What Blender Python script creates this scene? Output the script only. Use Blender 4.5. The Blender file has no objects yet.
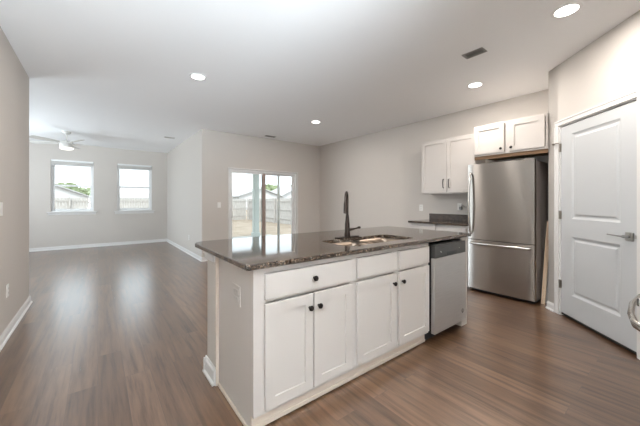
import bpy, bmesh, math, random
from mathutils import Vector, Matrix
random.seed(7)
PI = math.pi
sc = bpy.context.scene

# ------------------------------------------------------------ camera
CAM_H = 1.235
cd = bpy.data.cameras.new('camera')
cam = bpy.data.objects.new('camera', cd)
sc.collection.objects.link(cam)
cam.location = (0, 0, CAM_H)
cam.rotation_euler = (PI/2, 0, math.radians(52.3 - 90))
cd.sensor_fit = 'HORIZONTAL'; cd.sensor_width = 36; cd.lens = 36*287.4/640
cd.shift_y = -11.5/640
cd.clip_start = 0.02; cd.clip_end = 500
sc.camera = cam

# ------------------------------------------------------------ light and exposure
SKY = 1.35
SUN = 1.3
CAN_W = 9.5
WARM = (1.0, 0.93, 0.86)
w = bpy.data.worlds.new('world'); sc.world = w; w.use_nodes = True
bgn = w.node_tree.nodes['Background']
bgn.inputs[0].default_value = (0.84, 0.92, 1.0, 1); bgn.inputs[1].default_value = SKY
sd = bpy.data.lights.new('sun', 'SUN'); sd.energy = SUN; sd.angle = math.radians(4); sd.color = (1, .96, .9)
sun = bpy.data.objects.new('sun', sd); sc.collection.objects.link(sun)
sun.rotation_euler = (math.radians(42), 0, math.radians(-25))
sc.view_settings.view_transform = 'Standard'; sc.view_settings.look = 'None'
sc.view_settings.gamma = 1; sc.view_settings.use_curve_mapping = False
sc.view_settings.exposure = 1.0
sc.cycles.max_bounces = 10; sc.cycles.diffuse_bounces = 7; sc.cycles.glossy_bounces = 4
sc.cycles.transparent_max_bounces = 16
sc.cycles.sample_clamp_indirect = 4
sc.cycles.use_denoising = True

def portal(loc, size, rot):
    d = bpy.data.lights.new('window_portal', 'AREA'); d.shape = 'RECTANGLE'; d.size, d.size_y = size
    d.cycles.is_portal = True
    o = bpy.data.objects.new('window_portal', d); sc.collection.objects.link(o); o.location = loc; o.rotation_euler = rot
portal((-.52, 10.12, 1.64), (.88, 1.33), (-PI/2, 0, 0))
portal((.86, 10.12, 1.635), (.88, 1.33), (-PI/2, 0, 0))
portal((3.145, 6.36, .97), (1.75, 1.94), (-PI/2, 0, 0))
def daylight(loc, size, rot, e, spread=PI, col=(.82, .92, 1.0)):
    d = bpy.data.lights.new('window_daylight', 'AREA'); d.shape = 'RECTANGLE'; d.size, d.size_y = size
    d.energy = e; d.color = col; d.spread = spread
    o = bpy.data.objects.new('window_daylight', d); sc.collection.objects.link(o); o.location = loc; o.rotation_euler = rot
# added fill lamps at two unseen windows: behind the camera, living room left
daylight((.18, -2.68, 1.35), (1.3, 1.8), (math.radians(90+50), 0, 0), 245, math.radians(105))
daylight((-3.32, 7.6, 1.4), (2.2, 1.7), (math.radians(90+35), 0, -PI/2), 78)

# ------------------------------------------------------------ materials
def mat(name, col, rough=.5, metal=0, spec=.5, **kw):
    m = bpy.data.materials.new(name); m.use_nodes = True
    b = m.node_tree.nodes['Principled BSDF']
    b.inputs['Base Color'].default_value = (*col, 1); b.inputs['Roughness'].default_value = rough
    b.inputs['Metallic'].default_value = metal; b.inputs['Specular IOR Level'].default_value = spec
    for k, v in kw.items(): b.inputs[k.replace('_', ' ')].default_value = v
    return m
def nd(m, t, **kw):
    n = m.node_tree.nodes.new(t)
    for k, v in kw.items(): setattr(n, k, v)
    return n
def lk(m, a, b): m.node_tree.links.new(a, b)
def bsdf(m): return m.node_tree.nodes['Principled BSDF']
def ramp(m, src, stops):
    r = nd(m, 'ShaderNodeValToRGB'); e = r.color_ramp.elements
    while len(e) < len(stops): e.new(.5)
    for x, (p, c) in zip(e, stops): x.position = p; x.color = (*c, 1)
    lk(m, src, r.inputs[0]); return r
def objcoord(m, scale=(1, 1, 1), rot=(0, 0, 0)):
    t = nd(m, 'ShaderNodeTexCoord'); p = nd(m, 'ShaderNodeMapping')
    p.inputs['Scale'].default_value = scale; p.inputs['Rotation'].default_value = rot
    lk(m, t.outputs['Object'], p.inputs[0]); return p.outputs[0]
def bump(m, src, strength, dist=.01):
    b = nd(m, 'ShaderNodeBump'); b.inputs['Strength'].default_value = strength; b.inputs['Distance'].default_value = dist
    lk(m, src, b.inputs['Height']); lk(m, b.outputs[0], bsdf(m).inputs['Normal'])

def paint(name, col, rough=.85, b=.05):
    m = mat(name, col, rough, spec=.3); n = nd(m, 'ShaderNodeTexNoise'); n.inputs['Scale'].default_value = 160
    n.inputs['Detail'].default_value = 3
    lk(m, objcoord(m), n.inputs['Vector']); bump(m, n.outputs[0], b, .003); return m
M = {}
M['wall'] = paint('greige wall paint', (.59, .553, .515))
M['ceiling'] = paint('ceiling paint', (.91, .92, .93), .95, .12)
M['trim'] = mat('white trim paint', (.72, .71, .695), .35)
M['cab'] = mat('white cabinet paint', (.565, .525, .492), .42)
M['doorw'] = mat('white door paint', (.55, .565, .575), .4)
M['black'] = mat('oil rubbed bronze', (.018, .014, .012), .35, .6)
M['bronze'] = mat('dark bronze faucet', (.05, .036, .03), .3, .85)
M['nickel'] = mat('satin nickel', (.42, .41, .39), .32, 1)
M['hinge'] = mat('brushed hinge metal', (.35, .32, .28), .4, 1)
M['plastic'] = mat('white plastic', (.80, .79, .76), .4)
M['slot'] = mat('dark slot', (.06, .055, .05), .6)
M['blackpl'] = mat('black plastic', (.012, .012, .013), .35)
M['ctrl'] = mat('charcoal control panel', (.055, .053, .05), .35, .2)
M['vinyl'] = mat('white vinyl frame', (.82, .83, .83), .35)
M['taupe'] = mat('taupe shaded vinyl', (.34, .27, .24), .5)  # taupe stands in for shade on the white vinyl interlock
M['fanw'] = mat('fan white', (.62, .61, .58), .45)
M['ventd'] = mat('grey vent metal', (.25, .245, .24), .5, .3)
M['cream'] = mat('cream primed trim', (.64, .55, .47), .5)
M['ventl'] = mat('light grey slot', (.42, .40, .38), .6)
M['raww'] = mat('raw particle board', (.22, .13, .07), .8)
M['pine'] = mat('pine board', (.70, .53, .38), .7)
M['toe'] = mat('dark recess board', (.03, .025, .02), .8)
M['grate'] = mat('cast iron', (.02, .02, .02), .6)
M['concrete'] = paint('concrete patio', (.52, .51, .49), .9, .2)
M['fgrey'] = mat('fridge side grey', (.36, .32, .30), .45, .1)

def emis(name, col, s):
    m = bpy.data.materials.new(name); m.use_nodes = True; nt = m.node_tree; nt.nodes.clear()
    e = nt.nodes.new('ShaderNodeEmission'); e.inputs[0].default_value = (*col, 1); e.inputs[1].default_value = s
    o = nt.nodes.new('ShaderNodeOutputMaterial'); nt.links.new(e.outputs[0], o.inputs[0]); return m
M['lens'] = emis('lamp lens', (1, .97, .92), 6)
M['fanlens'] = emis('fan lamp lens', (1, .96, .9), .9)

# glass: thin pane
g = bpy.data.materials.new('window glass'); g.use_nodes = True; nt = g.node_tree; nt.nodes.clear()
tr = nt.nodes.new('ShaderNodeBsdfTransparent'); gl = nt.nodes.new('ShaderNodeBsdfGlossy'); gl.inputs['Roughness'].default_value = .02
fr = nt.nodes.new('ShaderNodeFresnel'); fr.inputs[0].default_value = 1.35; mx = nt.nodes.new('ShaderNodeMixShader')
o_ = nt.nodes.new('ShaderNodeOutputMaterial')
tr.inputs[0].default_value = (.96, .98, .97, 1)
nt.links.new(fr.outputs[0], mx.inputs[0]); nt.links.new(tr.outputs[0], mx.inputs[1]); nt.links.new(gl.outputs[0], mx.inputs[2]); nt.links.new(mx.outputs[0], o_.inputs[0])
M['glass'] = g

# stainless
def steel(name, col, rough, aniso, stretch=(1, 1, 60)):
    m = mat(name, col, rough, 1, Anisotropic=aniso)
    t = nd(m, 'ShaderNodeTangent', direction_type='RADIAL', axis='Z'); lk(m, t.outputs[0], bsdf(m).inputs['Tangent']); bsdf(m).inputs['Anisotropic Rotation'].default_value = .25
    n = nd(m, 'ShaderNodeTexNoise'); n.inputs['Scale'].default_value = 6; n.inputs['Detail'].default_value = 4
    lk(m, objcoord(m, stretch), n.inputs['Vector'])
    r = ramp(m, n.outputs[0], [(.3, tuple(c*.92 for c in col)), (.7, tuple(min(1, c*1.06) for c in col))])
    lk(m, r.outputs[0], bsdf(m).inputs['Base Color']); return m
M['steel'] = steel('brushed stainless steel', (.45, .42, .39), .26, .96)
M['dwsteel'] = steel('dishwasher stainless steel', (.66, .65, .64), .55, .4)
M['sinksteel'] = mat('sink stainless steel', (.24, .19, .15), .36, 1)
M['handle'] = mat('bright stainless handle', (.55, .53, .50), .25, 1)

# floor planks run along world Y
m = mat('vinyl plank floor', (.3, .2, .15), .3); M['floor'] = m
v = objcoord(m, (1, 1, 1), (0, 0, PI/2))
br = nd(m, 'ShaderNodeTexBrick'); br.offset = .37; br.offset_frequency = 2
br.inputs['Scale'].default_value = 1; br.inputs['Brick Width'].default_value = 1.22; br.inputs['Row Height'].default_value = .152
br.inputs['Mortar Size'].default_value = .0012; br.inputs['Mortar Smooth'].default_value = .3
br.inputs['Color1'].default_value = (0, 0, 0, 1); br.inputs['Color2'].default_value = (1, 1, 1, 1); br.inputs['Mortar'].default_value = (.5, .5, .5, 1)
lk(m, v, br.inputs['Vector'])
plank = ramp(m, br.outputs['Color'], [(0, (.096, .048, .023)), (.5, (.120, .062, .032)), (1, (.145, .078, .042))])
gn = nd(m, 'ShaderNodeTexNoise'); gn.inputs['Scale'].default_value = 1; gn.inputs['Detail'].default_value = 7; gn.inputs['Roughness'].default_value = .62
gn.inputs['Distortion'].default_value = .15
# offset grain per plank
gm = objcoord(m, (26, 1.7, 1)); ad = nd(m, 'ShaderNodeVectorMath', operation='ADD'); scv = nd(m, 'ShaderNodeVectorMath', operation='SCALE'); scv.inputs['Scale'].default_value = 13.0
lk(m, br.outputs['Color'], scv.inputs[0]); lk(m, gm, ad.inputs[0]); lk(m, scv.outputs[0], ad.inputs[1]); lk(m, ad.outputs[0], gn.inputs['Vector'])
gr = ramp(m, gn.outputs[0], [(.32, (.50, .46, .42)), (.5, (1, 1, 1)), (.74, (1.0, 1.0, 1.0))])
gr.color_ramp.elements[2].color = (1.45, 1.45, 1.45, 1)
mm = nd(m, 'ShaderNodeMix', data_type='RGBA', blend_type='MULTIPLY'); mm.inputs[0].default_value = 1
lk(m, plank.outputs[0], mm.inputs[6]); lk(m, gr.outputs[0], mm.inputs[7])
seam = nd(m, 'ShaderNodeMix', data_type='RGBA', blend_type='MIX'); seam.inputs[7].default_value = (.06, .04, .03, 1)
sf = nd(m, 'ShaderNodeMath', operation='MULTIPLY'); sf.inputs[1].default_value = .55
lk(m, br.outputs['Fac'], sf.inputs[0]); lk(m, sf.outputs[0], seam.inputs[0]); lk(m, mm.outputs[2], seam.inputs[6]); lk(m, seam.outputs[2], bsdf(m).inputs['Base Color'])
rr = nd(m, 'ShaderNodeMapRange'); rr.inputs[3].default_value = .25; rr.inputs[4].default_value = .33; lk(m, gn.outputs[0], rr.inputs[0]); lk(m, rr.outputs[0], bsdf(m).inputs['Roughness'])
bsdf(m).inputs['Specular IOR Level'].default_value = .3; bsdf(m).inputs['Coat Weight'].default_value = 1.0; bsdf(m).inputs['Coat Roughness'].default_value = .25; bsdf(m).inputs['Coat IOR'].default_value = 1.8
bump(m, gn.outputs[0], .12, .003)

# granite
m = mat('dark speckled granite', (.05, .04, .035), .06, spec=1.0); M['granite'] = m
v = objcoord(m)
vo = nd(m, 'ShaderNodeTexVoronoi'); vo.inputs['Scale'].default_value = 210; lk(m, v, vo.inputs['Vector'])
no = nd(m, 'ShaderNodeTexNoise'); no.inputs['Scale'].default_value = 60; no.inputs['Detail'].default_value = 6; no.inputs['Roughness'].default_value = .75; lk(m, v, no.inputs['Vector'])
sp = nd(m, 'ShaderNodeSeparateColor'); lk(m, vo.outputs['Color'], sp.inputs[0])
c1 = ramp(m, sp.outputs[0], [(0, (.015, .013, .013)), (.36, (.05, .038, .032)), (.60, (.09, .058, .040)), (.77, (.21, .150, .105)), (.92, (.40, .35, .30))])
c1.color_ramp.interpolation = 'CONSTANT'
c2 = ramp(m, no.outputs[0], [(.38, (.25, .22, .2)), (.62, (1.2, 1.1, 1))])
mm = nd(m, 'ShaderNodeMix', data_type='RGBA', blend_type='MULTIPLY'); mm.inputs[0].default_value = .85
lk(m, c1.outputs[0], mm.inputs[6]); lk(m, c2.outputs[0], mm.inputs[7]); lk(m, mm.outputs[2], bsdf(m).inputs['Base Color'])

# outside materials
def noisy(name, a, b, scale, rough=.95, stretch=(1, 1, 1)):
    m = mat(name, a, rough, spec=.2); n = nd(m, 'ShaderNodeTexNoise'); n.inputs['Scale'].default_value = scale; n.inputs['Detail'].default_value = 6
    lk(m, objcoord(m, stretch), n.inputs['Vector']); r = ramp(m, n.outputs[0], [(.35, a), (.65, b)]); lk(m, r.outputs[0], bsdf(m).inputs['Base Color']); return m
M['dirt'] = noisy('tan dirt yard', (.27, .22, .17), (.36, .30, .24), 1.2)
M['fence'] = noisy('weathered fence wood', (.34, .32, .30), (.56, .54, .52), 5, stretch=(6, 6, .6))
M['grass'] = noisy('lawn grass', (.14, .18, .07), (.24, .28, .12), 9)
M['leaf'] = noisy('tree foliage', (.12, .15, .08), (.27, .31, .18), 1.4)
M['bark'] = noisy('tree bark', (.12, .09, .07), (.25, .2, .16), 4)
M['siding'] = noisy('pale siding', (.55, .56, .57), (.62, .62, .62), .7)
M['shingle'] = noisy('light grey shingles', (.40, .40, .41), (.52, .52, .52), 3)
M['postp'] = mat('painted porch post', (.55, .60, .57), .6)

# ------------------------------------------------------------ mesh helpers
class MB:
    def __init__(s): s.bm = bmesh.new()
    def box(s, a, b, bev=0, seg=1, rot=None, piv=None):
        a = Vector(a); b = Vector(b); c = (a+b)/2; d = b-a
        r = bmesh.ops.create_cube(s.bm, size=1)['verts']
        for v in r: v.co = Vector((v.co.x*abs(d.x), v.co.y*abs(d.y), v.co.z*abs(d.z))) + c
        if bev:
            es = list({e for v in r for e in v.link_edges})
            res = bmesh.ops.bevel(s.bm, geom=es, offset=bev, segments=seg, affect='EDGES', profile=.5)
            r = list({v for f in res['faces'] for v in f.verts} | {v for v in r if v.is_valid})
        if rot is not None:
            p = Vector(piv) if piv else c
            for v in r: v.co = rot @ (v.co-p) + p
        return s
    def lathe(s, prof, c=(0, 0, 0), axis='Z', n=24):
        # prof: (radius, height) pairs, closed at both ends
        A = {'Z': Matrix.Identity(3), 'Y': Matrix.Rotation(PI/2, 3, 'X'), 'X': Matrix.Rotation(PI/2, 3, 'Y')}[axis]
        c = Vector(c); rings = []
        for r, h in prof:
            rings.append([s.bm.verts.new(A @ Vector((r*math.cos(2*PI*k/n), r*math.sin(2*PI*k/n), h)) + c) for k in range(n)])
        for p, q in zip(rings, rings[1:]):
            for k in range(n): s.bm.faces.new((p[k], p[(k+1) % n], q[(k+1) % n], q[k]))
        s.bm.faces.new(rings[0][::-1]); s.bm.faces.new(rings[-1]); return s
    def tube(s, pts, rad, n=12, flat=1.0):
        pts = [Vector(p) for p in pts]; rads = rad if isinstance(rad, (list, tuple)) else [rad]*len(pts)
        rings = []; up = None
        for i, p in enumerate(pts):
            t = (pts[min(i+1, len(pts)-1)] - pts[max(i-1, 0)]).normalized()
            if up is None:
                up = Vector((0, 0, 1)) if abs(t.z) < .9 else Vector((1, 0, 0))
            x = t.cross(up).normalized(); y = x.cross(t).normalized(); up = y
            rings.append([s.bm.verts.new(p + x*rads[i]*math.cos(2*PI*k/n) + y*rads[i]*flat*math.sin(2*PI*k/n)) for k in range(n)])
        for p, q in zip(rings, rings[1:]):
            for k in range(n): s.bm.faces.new((p[k], p[(k+1) % n], q[(k+1) % n], q[k]))
        s.bm.faces.new(rings[0][::-1]); s.bm.faces.new(rings[-1]); return s
    def prism(s, poly, z0, z1):
        a = [s.bm.verts.new((x, y, z0)) for x, y in poly]; b = [s.bm.verts.new((x, y, z1)) for x, y in poly]; n = len(poly)
        s.bm.faces.new(a[::-1]); s.bm.faces.new(b)
        for k in range(n): s.bm.faces.new((a[k], a[(k+1) % n], b[(k+1) % n], b[k]))
        return s
    def slab(s, w, h, t, panels, prof, x0=0, z0=0, yf=0, edge=.002):
        # a door/drawer front facing -Y; panels share x cuts; prof: (inset, depth) rings stepping into each panel
        B = s.bm
        V = lambda x, y, z: B.verts.new((x0+x, yf+y, z0+z))
        def quad(a, b, c, d): B.faces.new([V(*p) for p in (a, b, c, d)])
        def ring(r0, y0, r1, y1):
            (ax, az, bx, bz), (cx, cz, dx, dz) = r0, r1
            quad((ax, y0, az), (bx, y0, az), (dx, y1, cz), (cx, y1, cz))
            quad((bx, y0, az), (bx, y0, bz), (dx, y1, dz), (dx, y1, cz))
            quad((bx, y0, bz), (ax, y0, bz), (cx, y1, dz), (dx, y1, dz))
            quad((ax, y0, bz), (ax, y0, az), (cx, y1, cz), (cx, y1, dz))
        R = (0, 0, w, h); Ri = (edge, edge, w-edge, h-edge)
        quad((0, t, 0), (0, t, h), (w, t, h), (w, t, 0))
        ring(R, t, R, edge); ring(R, edge, Ri, 0)
        if not panels: quad((edge, 0, edge), (w-edge, 0, edge), (w-edge, 0, h-edge), (edge, 0, h-edge)); return s
        px0, px1 = panels[0][0], panels[0][1]
        def rect(a, b, c, d): quad((a, 0, b), (c, 0, b), (c, 0, d), (a, 0, d))
        rect(edge, edge, px0, h-edge); rect(px1, edge, w-edge, h-edge)
        z = edge
        for (_, _, pz0, pz1) in panels: rect(px0, z, px1, pz0); z = pz1
        rect(px0, z, px1, h-edge)
        for (_, _, pz0, pz1) in panels:
            cur = (px0, pz0, px1, pz1); y = 0
            for ins, dep in prof:
                nx = (px0+ins, pz0+ins, px1-ins, pz1-ins); ring(cur, y, nx, dep); cur, y = nx, dep
            quad((cur[0], y, cur[1]), (cur[2], y, cur[1]), (cur[2], y, cur[3]), (cur[0], y, cur[3]))
        return s
    def build(s, name, m, parent=None, smooth=False, weld=True):
        if weld: bmesh.ops.remove_doubles(s.bm, verts=s.bm.verts, dist=1e-5)
        bmesh.ops.recalc_face_normals(s.bm, faces=s.bm.faces)
        me = bpy.data.meshes.new(name); s.bm.to_mesh(me); s.bm.free()
        if isinstance(m, str): m = M[m]
        me.materials.append(m)
        o = bpy.data.objects.new(name, me); sc.collection.objects.link(o)
        if parent: o.parent = parent
        if smooth:
            for p in me.polygons: p.use_smooth = True
            md = o.modifiers.new('edge_split', 'EDGE_SPLIT'); md.split_angle = math.radians(35)
        return o
def tag(o, label=None, cat=None, group=None, kind=None):
    if label: o['label'] = label
    if cat: o['category'] = cat
    if group: o['group'] = group
    if kind: o['kind'] = kind
    return o
def thing(name, label, cat, loc=(0, 0, 0), rz=0, group=None, kind=None):
    o = bpy.data.objects.new(name, None); sc.collection.objects.link(o); o.location = loc; o.rotation_euler = (0, 0, rz)
    o.empty_display_size = .1
    return tag(o, label, cat, group, kind)
def struct(name, mb, m, **kw):
    o = mb.build(name, m, **kw); o['kind'] = 'structure'; return o
def copy_tree(o, parent=None):
    c = o.copy(); sc.collection.objects.link(c); c.parent = parent
    for ch in list(o.children): copy_tree(ch, c)
    return c

H = 2.735
# ------------------------------------------------------------ room shell
struct('floor', MB().box((-3.6, -4.2, -.12), (5, 6.33, 0)).box((-3.6, 6.33, -.12), (1.85, 10.1, 0)), 'floor')
struct('ceiling', MB().box((-3.6, -4.2, H), (5, 6.33, H+.15)).box((-3.6, 6.33, H), (1.85, 10.1, H+.15)), 'ceiling')
def opening_wall(mb, x0, x1, y0, y1, holes, h=H):
    x = x0
    for hx0, hx1, z0, z1 in holes:
        mb.box((x, y0, 0), (hx0, y1, h))
        if z0 > 0: mb.box((hx0, y0, 0), (hx1, y1, z0))
        mb.box((hx0, y0, z1), (hx1, y1, h)); x = hx1
    mb.box((x, y0, 0), (x1, y1, h)); return mb
W1 = (-.95, -.09); W2 = (.43, 1.29); WZ = (.97, 2.31)
SD = (2.27, 4.03); SDZ = 1.95
struct('wall_left', MB().box((-.81, -2.8, 0), (-.66, 4.92, H)), 'wall')
struct('wall_living_near', MB().box((-3.4, 4.77, 0), (-.81, 4.92, H)), 'wall')
struct('wall_living_left', MB().box((-3.55, 4.77, 0), (-3.4, 6.5, H)).box((-3.55, 8.7, 0), (-3.4, 10.1, H)).box((-3.55, 6.5, 0), (-3.4, 8.7, .55)).box((-3.55, 6.5, 2.25), (-3.4, 8.7, H)), 'wall')
struct('wall_far', opening_wall(MB(), -3.4, 1.7, 9.95, 10.1, [(W1[0], W1[1], *WZ), (W2[0], W2[1], *WZ)]), 'wall')
struct('wall_living_right', MB().box((1.70, 6.33, 0), (1.85, 10.1, H)).box((1.70, 6.18, 0), (1.85, 6.33, H)), 'wall')
struct('wall_dining', opening_wall(MB(), 1.85, 4.91, 6.18, 6.33, [(SD[0], SD[1], 0, SDZ)]), 'wall')
struct('wall_kitchen', MB().box((4.76, -1.0, 0), (4.91, 6.18, H)), 'wall')
struct('wall_range', MB().box((1.0, -.70, 0), (2.58, -.55, H)), 'wall')
struct('wall_hall_right', MB().box((1.0, -2.8, 0), (1.15, -.70, H)), 'wall')
struct('wall_back', MB().box((2.58, -1.0, 0), (4.76, -.85, H)).box((2.43, -1.0, 0), (2.58, -.70, H)), 'wall')
struct('wall_near', opening_wall(MB(), -.81, 1.15, -2.95, -2.8, [(-.47, .83, .4, 2.3)]), 'wall')
struct('wall_fridge', MB().prism([(4.124, 1.014), (4.76, 1.014), (4.76, .90), (4.01, .90)], 0, H), 'wall')
# 45 degree pantry wall, local frame: x along the wall (left to right), -y towards the kitchen
PR = math.radians(-135)
def pobj(o): o.location = (3.99, .88, 0); o.rotation_euler = (0, 0, PR); return o
pw = MB(); pw.box((-.19, 0, 0), (-.015, .115, H)).box((-.015, 0, 2.065), (.885, .115, H)).box((.885, 0, 0), (2.02, .115, H))
pobj(struct('wall_pantry', pw, 'wall'))

# baseboards
def base(mb, p, q, n, h=.085, t=.014):
    # straight run p->q, n = direction into the room
    p = Vector((*p, 0)); q = Vector((*q, 0)); n = Vector((*n, 0)); 
    prof = [(0, 0), (t+.012, 0), (t+.012, .012), (t, .02), (t, h-.02), (t*.45, h-.006), (t*.4, h), (0, h)]
    vs = [[mb.bm.verts.new(e + n*a + Vector((0, 0, b))) for a, b in prof] for e in (p, q)]
    k = len(prof)
    for i in range(k): mb.bm.faces.new((vs[0][i], vs[0][(i+1) % k], vs[1][(i+1) % k], vs[1][i]))
    mb.bm.faces.new(vs[0][::-1]); mb.bm.faces.new(vs[1]); return mb
struct('baseboard_left', base(base(MB(), (-.66, -2.8), (-.66, 4.946), (1, 0)), (-3.4, 4.92), (-.66, 4.92), (0, 1)), 'trim')
struct('baseboard_far', base(MB(), (-3.4, 9.95), (1.70, 9.95), (0, -1)), 'trim')
struct('baseboard_living_right', base(MB(), (1.70, 6.154), (1.70, 9.95), (-1, 0)), 'trim')
struct('baseboard_dining', base(base(MB(), (1.70, 6.18), (SD[0]-.03, 6.18), (0, -1)), (SD[1]+.03, 6.18), (4.76, 6.18), (0, -1)), 'trim')
struct('baseboard_kitchen', base(MB(), (4.76, 2.90), (4.76, 6.18), (-1, 0)), 'trim')
bp = MB(); base(bp, (-.20, 0), (-.068, 0), (0, -1)); base(bp, (.938, 0), (2.0, 0), (0, -1)); pobj(struct('baseboard_pantry', bp, 'trim'))

# ------------------------------------------------------------ living room windows
def window(n, x0, x1):
    z0, z1 = WZ; y = 10.0
    r = tag(thing('window_%d' % n, None, None, (0, 0, 0)), kind='structure')
    f = MB(); t = .035
    f.box((x0, y, z0), (x0+t, y+.09, z1), .004).box((x1-t, y, z0), (x1, y+.09, z1), .004).box((x0+t, y, z1-t), (x1-t, y+.09, z1), .004).box((x0+t, y, z0), (x1-t, y+.09, z0+t), .004)
    f.build('window_frame', 'vinyl', r)
    zm = z0 + (z1-z0)*.51
    def sash(name, za, zb, ya, yb):
        s = MB(); t2 = .034
        a, b = x0+t, x1-t
        s.box((a, ya, za), (a+t2, yb, zb), .003).box((b-t2, ya, za), (b, yb, zb), .003).box((a+t2, ya, za), (b-t2, yb, za+.04), .003).box((a+t2, ya, zb-.044), (b-t2, yb, zb), .003)
        so = s.build(name, 'vinyl', r)
        MB().box((a+t2, (ya+yb)/2-.003, za+.04), (b-t2, (ya+yb)/2+.003, zb-.036)).build('glass_pane', 'glass', so)
    sash('upper_sash', zm-.018, z1-t, y+.05, y+.08); sash('lower_sash', z0+t, zm+.018, y+.016, y+.046)
    s = MB().box((x0-.07, 9.90, z0-.024), (x1+.07, 9.95, z0), .004).box((x0, 9.95, z0-.0), (x1, 10.0, z0+.006)).box((x0-.05, 9.936, z0-.085), (x1+.05, 9.95, z0-.024), .003)
    s.build('window_sill', 'trim', r)
    d = ('left', 'beside the corner')[n-1]
    bl = (thing('window_blind', ['white slatted blind raised to the top of the window under the ceiling fan', 'white slatted blind raised to the top of the window nearest the room corner'][n-1], 'blind', ((x0+x1)/2, 9.965, z1), group='raised window blinds'))
    hw = (x1-x0)/2 - .012
    MB().box((-hw, -.03, -.045), (hw, .02, 0), .004).build('headrail', 'vinyl', bl)
    q = MB()
    for k in range(13): q.box((-hw+.006, -.026, -.052-.0065*k), (hw-.006, .016, -.0485-.0065*k))
    q.build('slat_stack', 'plastic', bl, weld=False)
    MB().box((-hw+.004, -.028, -.150), (hw-.004, .018, -.134), .003).build('bottom_rail', 'vinyl', bl)
    MB().tube([(-hw+.07, -.034, -.03), (-hw+.07, -.036, -.62)], .004, 6).build('tilt_wand', 'plastic', bl)
window(1, *W1); window(2, *W2)
# unseen window added at the hall end, as a source of fill light
r = tag(thing('window_3', None, None), kind='structure')
f = MB(); a, b, c, d = -.47, .83, .4, 2.3; t = .05
f.box((a, -2.9, c), (a+t, -2.83, d)).box((b-t, -2.9, c), (b, -2.83, d)).box((a+t, -2.9, c), (b-t, -2.83, c+t)).box((a+t, -2.9, d-t), (b-t, -2.83, d)).box((a+t, -2.89, 1.33), (b-t, -2.84, 1.38))
f.build('window_frame', 'vinyl', r)
MB().box((a+t, -2.868, c+t), (b-t, -2.862, 1.33)).box((a+t, -2.868, 1.38), (b-t, -2.862, d-t)).build('glass_pane', 'glass', r, weld=False)

r = tag(thing('window_4', None, None), kind='structure')  # unseen left-wall window, added to brighten the living room
MB().box((-3.5, 6.5, .55), (-3.44, 6.55, 2.25)).box((-3.5, 8.65, .55), (-3.44, 8.7, 2.25)).box((-3.5, 6.55, .55), (-3.44, 8.65, .6)).box((-3.5, 6.55, 2.2), (-3.44, 8.65, 2.25)).box((-3.5, 7.57, .6), (-3.44, 7.63, 2.2)).build('window_frame', 'vinyl', r)
MB().box((-3.473, 6.55, .6), (-3.467, 7.57, 2.2)).box((-3.473, 7.63, .6), (-3.467, 8.65, 2.2)).build('glass_pane', 'glass', r, weld=False)

# ------------------------------------------------------------ sliding patio door (door_1)
r = tag(thing('door_1', None, None), kind='structure')
x0, x1 = SD; f = MB(); y = 6.20
f.box((x0, y, 0), (x0+.05, y+.12, SDZ), .004).box((x1-.05, y, 0), (x1, y+.12, SDZ), .004).box((x0+.05, y, SDZ-.05), (x1-.05, y+.12, SDZ), .004).box((x0+.05, y, 0), (x1-.05, y+.12, .03), .004)
f.build('door_frame', 'vinyl', r)
def leaf(name, a, b, ya, yb, ls, rs, lm='vinyl', rm='vinyl'):
    za, zb = .03, SDZ-.05
    s = MB().box((a, ya, za), (a+ls, yb, zb), .003).box((a+ls, ya, za), (b-rs, yb, za+.07), .003).box((a+ls, ya, zb-.03), (b-rs, yb, zb), .003)
    if rm == 'vinyl': s.box((b-rs, ya, za), (b, yb, zb), .003)
    so = s.build(name, 'vinyl', r)
    if rm != 'vinyl': MB().box((b-rs, ya, za), (b, yb, zb), .003).build('interlock_stile', rm, so)
    MB().box((a+ls, (ya+yb)/2-.003, za+.07), (b-rs, (ya+yb)/2+.003, zb-.03)).build('glass_pane', 'glass', so)
    return so
lf = leaf('sliding_panel', x0+.05, 3.165, y+.01, y+.045, .03, .085, rm='taupe')
leaf('fixed_panel', 3.09, x1-.05, y+.055, y+.09, .06, .05)
MB().tube([(x0+.066, y+.008, .88), (x0+.066, y-.028, .89), (x0+.066, y-.038, .98), (x0+.066, y-.028, 1.07), (x0+.066, y+.008, 1.08)], .008, 8).build('pull_handle', 'vinyl', lf, smooth=True)
s = MB(); ya, yb = y+.098, y+.114
s.box((3.10, ya, .03), (3.14, yb, 1.90)).box((3.535, ya, .03), (3.595, yb, 1.90)).box((3.14, ya, .03), (3.535, yb, .07)).box((3.14, ya, 1.87), (3.535, yb, 1.90))
s.build('screen_frame', 'vinyl', r)
struct('trim_1', MB().box((x0-.028, 6.168, 0), (x0, 6.20, SDZ+.028), .003).box((x1, 6.168, 0), (x1+.028, 6.20, SDZ+.028), .003).box((x0, 6.168, SDZ), (x1, 6.20, SDZ+.028), .003), 'trim')

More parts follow.
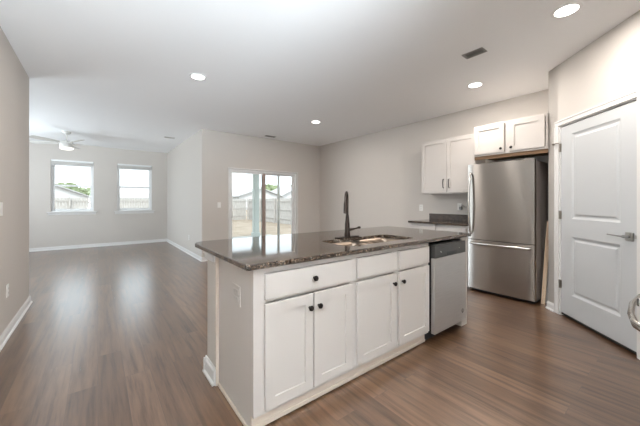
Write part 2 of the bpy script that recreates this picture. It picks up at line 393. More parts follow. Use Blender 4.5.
# ------------------------------------------------------------ pantry door (door_2)
r = pobj(thing('door_2', None, None)); r['kind'] = 'structure'
MB().slab(.862, 2.005, .035, [(.155, .712, .225, .835), (.155, .712, 1.02, 1.905)], [(.006, .004), (.02, .010), (.034, .010), (.05, .003)], x0=.004, z0=.035, yf=.008).build('door_panel', 'doorw', r)
MB().box((.004, .012, .012), (.866, .040, .035)).build('door_sweep', 'blackpl', r)
hg = []
for z in (1.82, 1.09, .34):
    o = MB().lathe([(.008, -.045), (.008, .045)], (-.001, -.004, z), n=10).box((-.013, .001, z-.045), (.014, .0075, z+.045)).build('hinge', 'hinge', r)
    hg.append(o)
MB().tube([(-.001, -.008, 1.872), (-.02, -.03, 1.872), (-.05, -.034, 1.868)], .006, 8).lathe([(.011, -.006), (.011, .006)], (-.054, -.034, 1.868), 'X', 10).build('door_stop', 'hinge', hg[0])
lv = MB().box((.770, -.004, .915), (.838, .008, .983), .002).build('lever_rosette', 'nickel', r)
MB().lathe([(.012, 0), (.011, .05)], (.804, -.002, .949), 'Y', 12).tube([(.812, -.045, .949), (.77, -.048, .950), (.70, -.048, .952), (.655, -.044, .952)], [.011, .010, .008, .007], 10, .7).build('lever_handle', 'ventd', lv, smooth=True)
MB().box((.842, .0065, .935), (.866, .0085, .965)).build('strike_plate', 'nickel', r)
jm = MB().box((-.015, 0, 0), (.002, .115, 2.065)).box((.868, 0, 0), (.885, .115, 2.065)).box((.002, 0, 2.045), (.868, .115, 2.065))
pobj(struct('trim_2', jm, 'trim'))
cs = MB()
def casing(mb, x0, x1, z0, z1, vert, inner):
    mb.box((x0, -.014, z0), (x1, 0, z1), .003)
    if vert:
        o = x0 if inner == 1 else x1-.016
        mb.box((o, -.019, z0), (o+.016, -.014, z1), .002)
    else: mb.box((x0, -.019, z1-.016), (x1, -.014, z1), .002)
casing(cs, -.068, -.010, 0, 2.056, 1, 1); casing(cs, .880, .938, 0, 2.056, 1, 0); casing(cs, -.068, .938, 2.056, 2.114, 0, 0)
pobj(struct('trim_3', cs, 'trim'))

# ------------------------------------------------------------ small wall fittings
def wall_plate(name, label, cat, loc, rz, kind, w=.072, group=None, m='plastic'):
    t = thing(name, label, cat, loc, rz, group)
    MB().box((-w/2, -.006, -.058), (w/2, 0, .058), .002).build('cover_plate', m, t)
    n = max(1, round(w/.06)) if w > .1 else 1
    for k in range(n):
        cx = (k-(n-1)/2)*.046
        if kind == 'outlet':
            for z in (.021, -.021):
                rc = MB().box((cx-.017, -.0085, z-.014), (cx+.017, -.006, z+.014), .001).build('receptacle', m, t)
                MB().box((cx-.009, -.0092, z-.004), (cx-.006, -.0084, z+.007)).box((cx+.006, -.0092, z-.004), (cx+.009, -.0084, z+.007)).box((cx-.0025, -.0092, z-.011), (cx+.0025, -.0084, z-.007)).build('slot', 'slot' if m == 'plastic' else 'ventl', rc, weld=False)
        elif kind == 'blank': pass
        else:
            MB().box((cx-.017, -.0095, -.034), (cx+.017, -.006, .034), .002).build('rocker', m, t)
    return t
wall_plate('light_switch', 'white double rocker switch plate on the left hallway wall', 'light switch', (-.66, 3.60, 1.17), PI/2, 'switch', .13)
wall_plate('wall_outlet', 'white outlet low on the left hallway wall below the switches', 'outlet', (-.66, 3.85, .415), PI/2, 'outlet')
wall_plate('light_switch', 'white switch plate on the dining wall left of the sliding door', 'light switch', (2.05, 6.18, 1.16), 0, 'switch')
wall_plate('wall_outlet', 'small outlet low on the living room side wall beyond the sliding door wall', 'outlet', (1.70, 7.25, .386), -PI/2, 'outlet')
wall_plate('wall_outlet', 'outlet above the backsplash under the wall cabinet, beside the refrigerator', 'outlet', (4.76, 2.36, 1.15), -PI/2, 'outlet')
wall_plate('wall_outlet', 'faint outlet on the kitchen wall left of the wall cabinet', 'outlet', (4.76, 3.08, 1.12), -PI/2, 'outlet')
pl = thing('power_adapter', 'small dark plug and cord in the outlet beside the refrigerator', 'plug', (4.7508, 2.33, 1.129), -PI/2)
MB().box((-.02, -.035, -.03), (.02, 0, .022), .004).build('plug_body', 'ventd', pl)
MB().tube([(.015, -.02, .02), (.02, -.03, .06), (.05, -.02, .03), (.08, -.015, .0)], .004, 6).build('cord', 'ventd', pl, smooth=True)

# ------------------------------------------------------------ ceiling fittings
def can(x, y, label, lamp=1.0):
    t = thing('recessed_light', label, 'ceiling light', (x, y, H), group='recessed ceiling lights')
    MB().lathe([(.098, 0), (.098, -.003), (.088, -.008), (.074, -.009), (.074, -.004), (.074, 0)], n=32).build('trim_ring', 'vinyl', t, smooth=True)
    MB().lathe([(.073, -.003), (.073, -.0085), (.06, -.011), (.03, -.013), (.004, -.0135)], n=32).build('lens', 'lens', t, smooth=True)
    d = bpy.data.lights.new('lamp', 'AREA'); d.shape = 'DISK'; d.size = .15; d.energy = CAN_W*lamp; d.color = WARM
    lo = bpy.data.objects.new('lamp', d); sc.collection.objects.link(lo); lo.parent = t; lo.location = (0, 0, -.016)
can(.95, 3.62, 'glowing recessed light in the ceiling left of the island, nearest the living room')
can(3.24, 4.32, 'glowing recessed light in the ceiling in front of the sliding door wall')
can(3.83, 1.70, 'glowing recessed light in the ceiling above the refrigerator front', 1.1)
can(2.90, .60, 'brightest recessed light in the ceiling near the pantry wall, top right', 1.2)
can(.80, .60, 'added unseen recessed light in the ceiling above the aisle behind the camera', .15)  # extra lamp out of view, added for interior brightness
can(.18, -1.6, 'added unseen recessed light in the hall ceiling behind the camera', .3)  # another unseen lamp added as fill from the hall

def vent(name, label, x, y, lx, ly, m, slot_dir='x'):
    t = thing(name, label, 'vent', (x, y, H))
    f = MB(); b = .018
    f.box((-lx/2, -ly/2, -.006), (-lx/2+b, ly/2, 0), .001).box((lx/2-b, -ly/2, -.006), (lx/2, ly/2, 0), .001).box((-lx/2+b, -ly/2, -.006), (lx/2-b, -ly/2+b, 0), .001).box((-lx/2+b, ly/2-b, -.006), (lx/2-b, ly/2, 0), .001)
    f.build('vent_frame', m, t)
    MB().box((-lx/2+b, -ly/2+b, -.001), (lx/2-b, ly/2-b, 0)).build('duct_back', 'slot', t)
    q = MB(); n = max(3, int((ly-2*b)/.014))
    for k in range(n):
        yy = -ly/2+b+(k+.5)*(ly-2*b)/n
        q.box((-lx/2+b, yy-.004, -.0055), (lx/2-b, yy+.004, -.004), rot=Matrix.Rotation(.5, 3, 'X'))
    q.build('louvres', m, t, weld=False); return t
vent('ceiling_vent', 'dark grey louvred vent in the kitchen ceiling between the island and pantry', 3.01, 1.345, .12, .20, 'ventd')
vent('ceiling_vent', 'slim dark vent in the ceiling above the sliding patio door', 3.14, 5.93, .25, .10, 'ventd')
vent('ceiling_vent', 'small vent in the living room ceiling near the side wall', 1.33, 7.49, .22, .12, 'fanw')

# ceiling fan
F = thing('ceiling_fan', 'white five-blade ceiling fan with glowing round light in the living room', 'ceiling fan', (-.53, 8.2, H))
MB().lathe([(.075, 0), (.075, -.02), (.055, -.05), (.02, -.06)], n=24).build('canopy', 'fanw', F, smooth=True)
MB().lathe([(.013, -.055), (.013, -.20)], n=12).build('downrod', 'fanw', F, smooth=True)
MB().lathe([(.025, -.19), (.06, -.205), (.105, -.23), (.12, -.26), (.12, -.335), (.115, -.345)], n=32).build('motor_housing', 'fanw', F, smooth=True)
MB().lathe([(.112, -.342), (.118, -.350), (.118, -.362), (.10, -.385), (.05, -.395), (.003, -.397)], n=32).build('light_dome', 'fanlens', F, smooth=True)
d = bpy.data.lights.new('lamp', 'AREA'); d.shape = 'DISK'; d.size = .20; d.energy = .6; d.color = (1, .94, .86)
lo = bpy.data.objects.new('lamp', d); sc.collection.objects.link(lo); lo.parent = F; lo.location = (0, 0, -.402)
for k in range(5):
    a = math.radians(6+72*k); R3 = Matrix.Rotation(a, 3, 'Z')
    bm_ = MB(); n = 10; top = []; bot = []
    tilt = math.radians(12)
    outline = [(.16, .045), (.30, .058), (.45, .066), (.60, .068), (.655, .060), (.675, .035)]
    ring = [(x, h_) for x, h_ in outline] + [(x, -h_) for x, h_ in outline[::-1]]
    for zz, L in ((-.245, top), (-.253, bot)):
        for x, yy in ring: L.append(bm_.bm.verts.new(R3 @ Vector((x, yy*math.cos(tilt), yy*math.sin(tilt)+zz))))
    bm_.bm.faces.new(top); bm_.bm.faces.new(bot[::-1])
    for i in range(len(ring)): bm_.bm.faces.new((top[i], bot[i], bot[(i+1) % len(ring)], top[(i+1) % len(ring)]))
    bo = bm_.build('fan_blade', 'fanw', F)
    MB().box((.10, -.02, -.262), (.25, .02, -.254), .002, rot=R3, piv=(0, 0, -.258)).build('blade_bracket', 'fanw', bo)

# ------------------------------------------------------------ cabinet hardware and fronts
SHAKER = [(.0015, .008)]
def front(parent, name, x, z, w, h, shaker=True, yf=0, rail=.058, m='cab'):
    """a front whose outer face is at local y=yf, back at yf+.02"""
    s = MB().slab(w, h, .0195, [(rail, w-rail, rail, h-rail)] if shaker else [], SHAKER, x0=x, z0=z, yf=yf)
    return s.build(name, m, parent)
def knob(parent, x, z, yf=0):
    MB().lathe([(.0075, 0), (.006, .012), (.0145, .016), (.0165, .022), (.0145, .028), (.006, .031)], (x, yf, z), 'Y', 16).build('knob', 'black', parent, smooth=True)
def pull(parent, x, z, L=.14, yf=0):
    MB().tube([(x, yf+.001, z-L/2), (x, yf-.026, z-L/2+.006), (x, yf-.032, z), (x, yf-.026, z+L/2-.006), (x, yf+.001, z+L/2)], .0065, 8).build('bar_pull', 'black', parent, smooth=True)

# ------------------------------------------------------------ kitchen island
IY = 1.385          # outer face of doors
FY = IY+.021        # face frame plane
TY = 1.43           # base board plane
BACK = 1.955
# base cabinet
def cab_box(name, label, cat, x0, x1, face, top_open=False, left_panel=False):
    """empty at the front left foot, face frame openings cut as boxes"""
    t = thing(name, label, cat, (x0, FY, 0))
    w = x1-x0; b = MB(); z0, z1 = .092, .884
    d = BACK-FY
    b.box((0, .019, z0), (.016, d, z1)).box((w-.016, .019, z0), (w, d, z1)).box((.016, .019, z0), (w-.016, d, z0+.016)).box((.016, d-.01, z0+.016), (w-.016, d, z1))
    if left_panel: b.box((0, .025, 0), (.016, d, z0))
    b.build('carcass', 'cab', t, weld=False)
    fr = MB()
    for (a, c, e, g) in face: fr.box((a, 0, c), (e, .019, g), .0008)
    fr.build('face_frame', 'cab', t, weld=False)
    return t
w1 = 1.37-.645
C1 = cab_box('drawer_base_cabinet', 'white island cabinet with one drawer over two doors, at the near left corner', 'cabinet', .645, 1.37,
    [(0, .092, .072, .884), (w1-.038, .092, w1, .884), (.072, .850, w1-.038, .884), (.072, .69, w1-.038, .712), (.072, .092, w1-.038, .118)], left_panel=True)
yf = IY-FY
dr = front(C1, 'drawer', .060, .709, .640, .138, False, yf); knob(dr, .38, .778, yf)
d1 = front(C1, 'door', .060, .117, .3165, .568, True, yf); knob(d1, .347, .608, yf)
d2 = front(C1, 'door', .3835, .117, .3165, .568, True, yf); knob(d2, .414, .608, yf)
w2 = 2.28-1.37
C2 = cab_box('sink_base_cabinet', 'white island sink cabinet with two false drawer fronts over two doors', 'cabinet', 1.37, 2.28,
    [(0, .092, .03, .884), (w2-.03, .092, w2, .884), (.03, .850, w2-.03, .884), (.03, .69, w2-.03, .712), (.03, .092, w2-.03, .118), (.433, .118, .487, .69), (.433, .712, .487, .850)])
front(C2, 'false_drawer_front', .024, .709, .417, .138, False, yf); front(C2, 'false_drawer_front', .480, .709, .414, .138, False, yf)
d1 = front(C2, 'door', .024, .117, .417, .568, True, yf); knob(d1, .405, .613, yf)
d2 = front(C2, 'door', .480, .117, .414, .568, True, yf); knob(d2, .512, .613, yf)
# toe boards and shoe
tb = MB().box((.645, TY, .012), (1.37, TY+.014, .092), .001).box((.645, TY-.006, .012), (1.37, TY, .036), .002)
tb.box((.70, TY+.014, 0), (1.36, TY+.03, .05)).build('toe_board', 'cream', C1).matrix_parent_inverse = Matrix.Translation((-.645, -FY, 0))
tb = MB().box((1.37, TY, .012), (2.262, TY+.014, .092), .001).box((1.37, TY-.006, .012), (2.262, TY, .036), .002).box((1.38, TY+.014, 0), (2.25, TY+.03, .05))
tb.build('toe_board', 'cream', C2).matrix_parent_inverse = Matrix.Translation((-1.37, -FY, 0))
# end shoe strip along the near end
MB().box((.634, FY+.022, 0), (.6445, BACK, .022), .003).build('shoe_strip', 'cream', C1).matrix_parent_inverse = Matrix.Translation((-.645, -FY, 0))
wall_plate('island_outlet', 'white double outlet plate on the end panel of the island', 'outlet', (.6449, 1.63, .69), -PI/2, 'outlet', .118, m='cab')
# white end panel beyond the dishwasher
MB().box((2.842, 1.392, .0), (2.955, BACK, .884), .001).build('island_end_panel', 'cab')
tag(bpy.data.objects['island_end_panel'], 'narrow white panel closing the island beyond the dishwasher', 'panel')
# dishwasher
D = thing('dishwasher', 'stainless steel dishwasher with dark control strip at the far end of the island', 'dishwasher', (2.287, 1.35, 0))
MB().box((.002, .035, .10), (.546, .58, .862)).build('tub', 'blackpl', D)
dd = MB().box((0, 0, .088), (.548, .034, .742), .003, 2).build('door', 'dwsteel', D)
cp = MB().box((0, -.002, .744), (.548, .034, .857), .003, 2).build('control_panel', 'ctrl', D)
MB().box((.20, -.0035, .752), (.37, -.0005, .782), .001).build('pocket_handle', 'blackpl', cp)
q = MB()
for k in range(5): q.box((.075+.017*k, -.0035, .823), (.087+.017*k, -.001, .831))
q.build('brand_mark', 'slot', cp, weld=False)
MB().lathe([(.009, 0), (.008, .002)], (.10, -.002, .79), 'Y', 16).build('start_button', 'handle', cp)
MB().lathe([(.006, 0), (.005, .002)], (.42, -.002, .80), 'Y', 16).build('indicator', 'handle', cp)
eb = MB().lathe([(.020, 0), (.020, .001)], (.492, 0, .185), 'Y', 24).build('emblem', 'ctrl', dd)
MB().lathe([(.014, 0), (.014, .0015)], (.492, -.0005, .188), 'Y', 24).build('emblem_centre', 'nickel', eb)
MB().box((.012, .10, 0), (.536, .11, .10)).build('toe_panel', 'blackpl', D)
for x, y in ((.03, .15), (.515, .15), (.03, .54), (.515, .54)): MB().lathe([(.015, 0), (.012, .10)], (x, y, 0), n=10).build('foot', 'blackpl', D)
# knee wall behind the cabinets
K = thing('island_support_partition', 'painted half wall with white baseboard carrying the island overhang', 'half wall', (.63, 1.957, 0))
MB().box((0, 0, 0), (2.325, .193, .883)).build('wall_body', 'wall', K)
kb = MB(); base(kb, (0, 0), (0, .219), (-1, 0), h=.11, t=.016); base(kb, (-.026, .193), (2.33, .193), (0, 1), h=.11, t=.016)
kb.box((-.010, -.012, 0), (.015, 0, .11), .002)
kb.build('baseboard', 'trim', K)
MB().box((-.018, .003, .825), (0, .211, .884), .003).box((-.018, .193, .825), (2.33, .211, .884), .003).box((-.026, .0, .862), (0, .219, .884), .003).build('cap_trim', 'trim', K)
MB().box((-.006, -.016, .0), (.014, -.001, .884), .002).build('corner_bead', 'cream', K)

# island countertop with undermount sink cut-out and clipped rear corner
def rrect(x0, x1, y0, y1, r, n=5):
    P = []
    for cx, cy, a0 in ((x1-r, y0+r, -90), (x1-r, y1-r, 0), (x0+r, y1-r, 90), (x0+r, y0+r, 180)):
        for k in range(n+1):
            a = math.radians(a0+90*k/n); P.append((cx+r*math.cos(a), cy+r*math.sin(a)))
    return P
CX0, CX1, CY0, CY1 = .59, 3.0, 1.365, 2.43
outer = [(CX0+.012, CY0), (CX1-.012, CY0), (CX1, CY0+.012), (CX1, CY1-.012), (CX1-.012, CY1), (CX0+.085, CY1), (CX0+.02, CY1-.045), (CX0, CY1-.095), (CX0, CY0+.012)]
SK = (1.415, 2.22, 1.49, 1.845)
inner = rrect(*SK, .06)
def top_with_hole(outer, inner, z0, z1, bev=.004):
    mb = MB(); B = mb.bm
    def inset(poly, d):
        cx = sum(p[0] for p in poly)/len(poly); n = len(poly); out = []
        for i in range(n):
            a, b, c = Vector(poly[i-1]), Vector(poly[i]), Vector(poly[(i+1) % n])
            n1 = Vector((-(b-a).y, (b-a).x)).normalized(); n2 = Vector((-(c-b).y, (c-b).x)).normalized()
            m_ = (n1+n2).normalized(); out.append(tuple(b + m_*d/max(.3, m_.dot(n1))))
        return out
    oi = inset(outer, bev)
    def loop(poly, z): return [B.verts.new((x, y, z)) for x, y in poly]
    def wall(a, b):
        for k in range(len(a)): B.faces.new((a[k], a[(k+1) % len(a)], b[(k+1) % len(b)], b[k]))
    L0, L1, L2, L3 = loop(oi, z0), loop(outer, z0+bev), loop(outer, z1-bev), loop(oi, z1)
    wall(L0, L1); wall(L1, L2); wall(L2, L3)
    I0, I1 = loop(inner, z0), loop(inner, z1); wall(I1, I0)
    for ol, il in ((L3, I1), (L0, I0)):
        es = []
        for l in (ol, il):
            for k in range(len(l)):
                e = B.edges.get((l[k], l[(k+1) % len(l)])) or B.edges.new((l[k], l[(k+1) % len(l)])); es.append(e)
        bmesh.ops.triangle_fill(B, edges=es, use_beauty=True, use_dissolve=False)
    return mb
o = top_with_hole(outer, inner, .884, .914).build('island_countertop', 'granite')
tag(o, 'dark speckled granite countertop on the kitchen island with a sink cut-out', 'countertop')

# sink: double bowl
S = thing('kitchen_sink', 'double-bowl stainless steel sink set under the island countertop', 'sink', ((SK[0]+SK[1])/2, (SK[2]+SK[3])/2, .68))
hx, hy = (SK[1]-SK[0])/2, (SK[3]-SK[2])/2
for sx in (-1, 1):
    a, b = (-hx+.004, -.012) if sx < 0 else (.012, hx-.004)
    B = MB(); L = []
    for ins, z in ((0, .2035), (.004, .16), (.010, .05), (.03, .012), (.06, .002)):
        L.append([B.bm.verts.new((x, y, z)) for x, y in rrect(a+ins, b-ins, -hy+.004+ins, hy-.004-ins, .055)])
    for p, q in zip(L, L[1:]):
        for k in range(len(p)): B.bm.faces.new((p[k], p[(k+1) % len(p)], q[(k+1) % len(q)], q[k]))
    B.bm.faces.new(L[-1])
    bo = B.build('bowl', 'sinksteel', S, smooth=True)
    bo.modifiers.new('shell', 'SOLIDIFY').thickness = .0015
    MB().lathe([(.042, 0.001), (.042, .004), (.03, .005), (.01, .003)], ((a+b)/2, 0, .001), n=20).build('drain', 'nickel', bo, smooth=True)
MB().box((-.012, -hy+.01, .12), (.012, hy-.01, .175), .006, 2).build('bowl_divider', 'sinksteel', S)

# faucet
T = thing('kitchen_faucet', 'tall dark bronze pull-down faucet with side lever behind the sink', 'faucet', (1.765, 1.885, .914))
MB().box((-.125, -.028, 0), (.125, .028, .009), .004, 2).build('base_plate', 'bronze', T)
MB().lathe([(.027, .008), (.027, .03), (.023, .05), (.022, .12), (.018, .15), (.014, .20)], n=20).build('body', 'bronze', T, smooth=True)
pts = [(0, 0, .19), (0, 0, .32)]
for k in range(11):
    a = PI*k/10; pts.append((-.047*(1-math.cos(a)), -.040*(1-math.cos(a)), .340+.062*math.sin(a)))
pts.append((-.094, -.080, .32))
MB().tube(pts, .0115, 14).build('spout', 'bronze', T, smooth=True)
MB().lathe([(.013, 0), (.0165, -.02), (.0185, -.085), (.0185, -.10), (.012, -.104)], (-.094, -.080, .322), n=16).build('spray_head', 'bronze', T, smooth=True)
MB().tube([(.018, 0, .066), (.045, -.004, .070), (.085, -.008, .074), (.13, -.012, .080)], [.014, .011, .008, .0075], 12).lathe([(.011, -.010), (.011, .010)], (.138, -.012, .082), 'X', 12).build('lever', 'bronze', T, smooth=True)

# ------------------------------------------------------------ wall run: base cabinet, countertop, uppers
RW = -PI/2
def wthing(name, label, cat, x, y, z=0): return thing(name, label, cat, (x, y, z), RW)   # local x -> -Y, local -y -> -X
B = wthing('base_cabinet', 'white base cabinet with drawers against the kitchen wall behind the island', 'cabinet', 4.165, 2.90)
W = .95
MB().box((0, .019, .10), (W, .59, .884)).box((0, .08, 0), (W, .59, .10)).build('carcass', 'cab', B)
MB().box((0, 0, .10), (.035, .019, .884)).box((W-.035, 0, .10), (W, .019, .884)).box((.035, 0, .85), (W-.035, .019, .884)).box((.035, 0, .69), (W-.035, .019, .712)).box((.455, 0, .10), (.495, .019, .884)).box((.035, 0, .10), (W-.035, .019, .125)).build('face_frame', 'cab', B, weld=False)
for x in (.022, .484):
    q = front(B, 'drawer', x, .709, .444, .138, False, -.0205); knob(q, x+.222, .778, -.0205)
    q = front(B, 'door', x, .117, .444, .568, True, -.0205); knob(q, x+(.41 if x < .1 else .034), .613, -.0205)
gs = M['granite'].copy(); gs.name = 'honed granite backsplash'; bsdf(gs).inputs['Roughness'].default_value = .45; bsdf(gs).inputs['Specular IOR Level'].default_value = .4
o = MB().box((4.12, 1.945, .884), (4.76, 2.915, .914), .003).build('wall_countertop', 'granite')
tag(o, 'dark granite countertop against the kitchen wall left of the refrigerator', 'countertop')
o = MB().box((4.74, 1.945, .914), (4.76, 2.905, 1.02), .002).build('backsplash', gs, o)

U = wthing('wall_cabinet', 'white two-door wall cabinet with black bar pulls left of the refrigerator', 'cabinet', 4.45, 2.86, 1.36)
W = .90; Hc = .895
MB().box((0, .001, 0), (.018, .31, Hc)).box((W-.018, .001, 0), (W, .31, Hc)).box((.018, .001, .02), (W-.018, .31, .034)).box((.018, .001, Hc-.016), (W-.018, .31, Hc)).box((.018, .30, .034), (W-.018, .31, Hc-.016)).box((.018, .001, 0), (W-.018, .019, .02)).build('carcass', 'cab', U, weld=False)
for x in (.006, .4515):
    q = front(U, 'door', x, .018, .4425, Hc-.03, True, -.0195); pull(q, x+(.4425-.045 if x < .1 else .045), .165, .14, -.0195)

V = wthing('over_fridge_cabinet', 'short deep white cabinet with two knobs above the refrigerator', 'cabinet', 4.10, 1.838, 1.847)
W = .822; Hc = .41
MB().box((0, .001, 0), (.018, .66, Hc)).box((W-.018, .001, 0), (W, .66, Hc)).box((.018, .019, Hc-.016), (W-.018, .66, Hc)).box((.018, .001, 0), (W-.018, .019, .03)).box((.018, .001, Hc-.03), (W-.018, .019, Hc)).box((.38, .001, .03), (.44, .019, Hc-.03)).build('carcass', 'cab', V, weld=False)
MB().box((.018, .019, .004), (W-.018, .66, .018)).box((.0, .021, -.045), (W, .038, -.0005)).build('raw_bottom', 'raww', V, weld=False)
q = front(V, 'door', .012, .022, .366, Hc-.036, True, -.0195); knob(q, .346, .065, -.0195)
q = front(V, 'door', .432, .022, .366, Hc-.036, True, -.0195); knob(q, .462, .065, -.0195)

# ------------------------------------------------------------ refrigerator
R = wthing('refrigerator', 'tall stainless steel refrigerator with bottom freezer drawer', 'refrigerator', 4.09, 1.918)
W = .778
MB().box((.004, .075, .03), (W-.004, .63, 1.735), .004).build('cabinet_body', 'fgrey', R)
def bowed(z0, z1, bow=.012, n=16):
    mb = MB(); fr_, bk = [], []; e = .006
    poly = [(0, .068)]
    poly += [(0, bow+e), (.003, bow+.001)]
    for k in range(1, n):
        u = k/n; poly.append((u*W, bow*(1-4*u*(1-u))))
    poly += [(W-.003, bow+.001), (W, bow+e), (W, .068)]
    return mb.prism(poly, z0, z1)
ud = bowed(.722, 1.745).build('refrigerator_door', 'steel', R, smooth=True)
ld = bowed(.045, .712).build('freezer_drawer', 'steel', R, smooth=True)
MB().tube([(.045, .012, .80), (.045, -.03, .825), (.045, -.052, 1.0), (.045, -.060, 1.20), (.045, -.052, 1.42), (.045, -.03, 1.60), (.045, .012, 1.625)], .0135, 12, 1.3).build('door_handle', 'handle', ud, smooth=True)
MB().tube([(.045, .012, .668), (.05, -.03, .668), (.09, -.045, .668), (.39, -.055, .668), (.69, -.045, .668), (W-.05, -.03, .668), (W-.045, .012, .668)], .0135, 12, 1.2).build('drawer_handle', 'handle', ld, smooth=True)
q = MB()
for k, (a, b) in enumerate(((0, .010), (.014, .005), (.022, .010), (.036, .008), (.048, .012), (.064, .008), (.076, .010))): q.box((.36+a, -.0012, 1.635), (.36+a+b, .0012, 1.645))
q.build('brand_mark', 'handle', ud, weld=False)
MB().box((.01, .06, .01), (W-.01, .62, .03)).build('base_grille', 'blackpl', R)
for x in (.04, W-.04):
    for y in (.09, .58): MB().lathe([(.018, 0), (.018, .012)], (x, y, 0), n=12).build('foot', 'blackpl', R)
MB().box((W-.11, .03, 1.745), (W-.02, .12, 1.76), .004).build('hinge_cover', 'fgrey', R)

# loose boards leaning in the gap
for lab, x, y, m_, L_ in (('pale pine filler board leaning in the gap right of the refrigerator', 4.235, 1.094, 'pine', 1.0), ('thin white filler strip leaning behind the pine board by the refrigerator', 4.30, 1.070, 'trim', 1.08)):
    o = MB().box((-.009, -.02, 0), (.009, .02, L_), .001).build('filler_board', m_)
    o.location = (x, y, .003); o.rotation_euler = (math.radians(1.0), math.radians(9.5), 0); tag(o, lab, 'board')

# ------------------------------------------------------------ range at the right edge
G = thing('gas_range', 'stainless steel gas range whose knobs and bowed oven handle enter at the right edge', 'range', (2.21, .070, 0), PI)
# local: x 0..0.76 (world x 2.31 -> 1.55), -y towards the island
MB().box((0, .03, .06), (.76, .60, .905), .003).box((.02, .06, 0), (.74, .58, .06)).build('body', 'fgrey', G, weld=False)
od = MB().box((.004, 0, .20), (.756, .03, .805), .004, 2).build('oven_door', 'dwsteel', G)
MB().box((.12, -.003, .32), (.64, 0, .62), .002).build('oven_window', 'blackpl', od)
MB().tube([(.05, .0, .79), (.055, -.035, .79), (.09, -.055, .79), (.22, -.078, .79), (.38, -.088, .79), (.54, -.078, .79), (.67, -.055, .79), (.705, -.035, .79), (.71, .0, .79)], .010, 12, 1.5).build('oven_handle', 'handle', od, smooth=True)
MB().box((.004, .0, .07), (.756, .03, .19), .004, 2).build('storage_drawer', 'dwsteel', G)
cpn = MB().box((0, 0, .812), (.76, .06, .905), .006, 2).build('control_panel', 'dwsteel', G)
for k in range(5):
    x = .12+.13*k
    kn = MB().lathe([(.024, 0), (.022, .012), (.018, .016), (.017, .045), (.014, .048)], (x, 0, .865), 'Y', 20).build('burner_knob', 'dwsteel', G, smooth=True)
    MB().box((x-.004, -.053, .851), (x+.004, -.044, .879), .001).build('knob_grip', 'slot', kn)
MB().box((0, .02, .905), (.76, .60, .915), .003).build('cooktop', 'blackpl', G)
gr_ = MB()
for x in (.04, .25, .27, .49, .51, .72): gr_.box((x-.006, .06, .935), (x+.006, .56, .947), .002)
for y in (.07, .19, .31, .43, .55):
    for xa, xb in ((.04, .25), (.27, .49), (.51, .72)): gr_.box((xa, y-.006, .9355), (xb, y+.006, .9465), .002)
for x in (.04, .25, .27, .49, .51, .72):
    for y in (.07, .55): gr_.box((x-.007, y-.007, .915), (x+.007, y+.007, .94))
gr_.build('burner_grate', 'grate', G, weld=False)

# ------------------------------------------------------------ outside
struct('ground', MB().box((-60, -12, -.75), (90, 110, -.37)), 'dirt')
struct('patio_slab', MB().box((1.85, 6.33, -.37), (5.5, 10.5, -.10)), 'concrete')
struct('patio_roof', MB().box((1.85, 6.33, H), (5.3, 10.5, H+.15)).box((1.85, 10.15, 2.45), (5.0, 10.35, H)), 'siding')
pp = thing('porch_post', 'square pale painted post on the patio behind the sliding glass door', 'post', (4.78, 10.2, -.10))
MB().box((-.10, -.10, 0), (.10, .10, 2.55), .01).build('shaft', 'postp', pp)
MB().box((-.13, -.13, 0), (.13, .13, .16), .01).build('post_base', 'postp', pp)
MB().box((-.13, -.13, 2.40), (.13, .13, 2.55), .01).build('post_cap', 'postp', pp)
# thin grass strip around the slab
g = MB(); random.seed(3)
for k in range(5200):
    x = random.uniform(1.9, 7.2) if k % 3 else random.uniform(5.52, 6.0); y = random.uniform(10.55, 11.3) if k % 3 else random.uniform(6.5, 10.6)
    h_ = random.uniform(.06, .17); a = random.uniform(0, PI); dx, dy = .008*math.cos(a), .008*math.sin(a); lx, ly = random.uniform(-.04, .04), random.uniform(-.04, .04)
    vs = [g.bm.verts.new(p) for p in ((x-dx, y-dy, -.37), (x+dx, y+dy, -.37), (x+lx, y+ly, -.37+h_))]; g.bm.faces.new(vs)
o = g.build('lawn_grass', 'grass', weld=False); tag(o, 'thin strip of green grass along the edge of the patio slab', 'grass', kind='stuff')

def fence(name, label, p, q, facing):
    """picket fence, rails on the viewer side"""
    t = thing(name, label, 'fence', (p[0], p[1], -.37), math.atan2(q[1]-p[1], q[0]-p[0]))
    L = math.hypot(q[0]-p[0], q[1]-p[1]); pk = MB(); n = int(L/.145)
    rnd = random.Random(5)
    for k in range(n):
        z = 1.83+rnd.uniform(-.015, .015); pk.box((k*.145, 0, .03), (k*.145+.128, .018, z))
    pk.build('pickets', 'fence', t, weld=False)
    for z in (.35, .98, 1.60): MB().box((0, -facing*.04 if facing > 0 else .018, z), (L, 0 if facing > 0 else .058, z+.09)).build('rail', 'fence', t)
    k = 0
    while k*2.4 <= L:
        x = k*2.4; y0 = -.13 if facing > 0 else .058
        MB().box((x-.045, y0, 0), (x+.045, y0+.09, 1.86), .006).build('fence_post', 'fence', t); k += 1
    return t
fence('yard_fence', 'weathered picket fence running across the back of the yard behind the living room', (-11, 24), (10.4, 24), 1)
fence('yard_fence', 'weathered picket fence along the side of the yard, seen right of the porch post', (10.5, 23.8), (10.4, 4), 1)

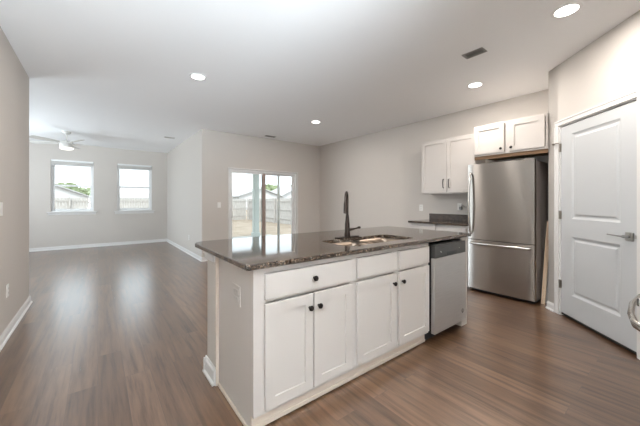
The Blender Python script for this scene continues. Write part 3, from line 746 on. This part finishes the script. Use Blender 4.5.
def house(name, label, x0, x1, y0, y1, eave, ridge, gz, axis):
    t = thing(name, label, 'house', ((x0+x1)/2, (y0+y1)/2, gz)); hx, hy = (x1-x0)/2, (y1-y0)/2; e, rg = eave-gz, ridge-gz
    b = MB().box((-hx, -hy, 0), (hx, hy, e))
    g_ = MB().bm if False else None
    def tri(mb, pts, d):
        a = [mb.bm.verts.new(p) for p in pts]; c = [mb.bm.verts.new(Vector(p)+Vector(d)) for p in pts]; n = len(a)
        mb.bm.faces.new(a); mb.bm.faces.new(c[::-1])
        for k in range(n): mb.bm.faces.new((a[k], a[(k+1) % n], c[(k+1) % n], c[k]))
    if axis == 'y': tri(b, [(-hx, -hy, e), (hx, -hy, e), (0, -hy, rg)], (0, 2*hy, 0))
    else: tri(b, [(-hx, -hy, e), (-hx, hy, e), (-hx, 0, rg)], (2*hx, 0, 0))
    b.build('walls', 'siding', t, weld=False)
    rf = MB(); o_ = .5; th = .18
    if axis == 'y':
        s = (rg-e)/hx
        for sg in (-1, 1): tri(rf, [(0, -hy-o_, rg+.05), (sg*(hx+o_), -hy-o_, e-s*o_+.05), (sg*(hx+o_), -hy-o_, e-s*o_+.05+th), (0, -hy-o_, rg+.05+th)], (0, 2*hy+2*o_, 0))
    else:
        s = (rg-e)/hy
        for sg in (-1, 1): tri(rf, [(-hx-o_, 0, rg+.05), (-hx-o_, sg*(hy+o_), e-s*o_+.05), (-hx-o_, sg*(hy+o_), e-s*o_+.05+th), (-hx-o_, 0, rg+.05+th)], (2*hx+2*o_, 0, 0))
    rf.build('roof', 'shingle', t, weld=False)
    wq = MB()
    for k in (-1, 1): wq.box((k*hx*.5-.6, -hy-.04, 1.0), (k*hx*.5+.6, -hy, 2.2))
    wq.build('windows', 'ventd', t, weld=False); return t
house('neighbour_house', 'white gabled house beyond the fence, its roof sloping down in the left living room window', -11.0, -.6, 56, 68, 1.7, 3.9, -2.2, 'y')
house('neighbour_house', 'white house with long low roof beyond the fence, in the right living room window', 1.5, 13.5, 60, 70, 1.9, 3.9, -2.2, 'x')
house('neighbour_house', 'low pale house beyond the back fence at the left of the sliding door view', 19, 29, 74, 82, 1.3, 2.3, -2.4, 'x')
house('neighbour_house', 'white gabled house seen over the side fence right of the door stile', 21.8, 31.2, 54, 64, 2.25, 3.8, -2.2, 'y')
house('neighbour_house', 'white gabled house at the far right edge of the sliding door view', 34.2, 46, 60, 70, 2.3, 5.0, -2.2, 'y')
def tree(label, x, y, top, r, gz, seed):
    t = thing('leafy_tree', label, 'tree', (x, y, gz), group='trees beyond the houses'); rnd = random.Random(seed); h_ = top-gz
    c = MB()
    for k in range(9):
        a = rnd.uniform(0, 2*PI); rr_ = rnd.uniform(0, r*.6); cr = r*rnd.uniform(.4, .62)
        cz = h_-cr*1.0-rnd.uniform(0, r*.6) if k else h_-cr
        i0 = len(c.bm.verts)
        vs = bmesh.ops.create_icosphere(c.bm, subdivisions=3, radius=cr)['verts']
        for v in vs: v.co = v.co*rnd.uniform(.84, 1.12) + Vector((rr_*math.cos(a), rr_*math.sin(a), cz))
    c.build('foliage', 'leaf', t, weld=False)
    MB().tube([(0, 0, 0), (.1, 0, h_*.3), (0, .1, h_*.7)], [.3, .22, .12], 8).build('trunk', 'bark', t)
tree('rounded green tree beyond the roofs in the left living room window', -6.0, 84, 5.4, 3.0, -2.5, 1)
tree('green tree right of the roof slope in the left living room window', -1.4, 78, 4.6, 3.4, -2.5, 2)
tree('green tree between the two roofs in the sliding door, left one', 38.4, 78, 5.4, 3.6, -2.5, 3)
tree('green tree between the two roofs in the sliding door, middle one', 44.0, 84, 7.0, 3.8, -2.5, 4)
tree('green tree between the two roofs in the sliding door, right one', 51.5, 78, 6.9, 3.6, -2.5, 6)
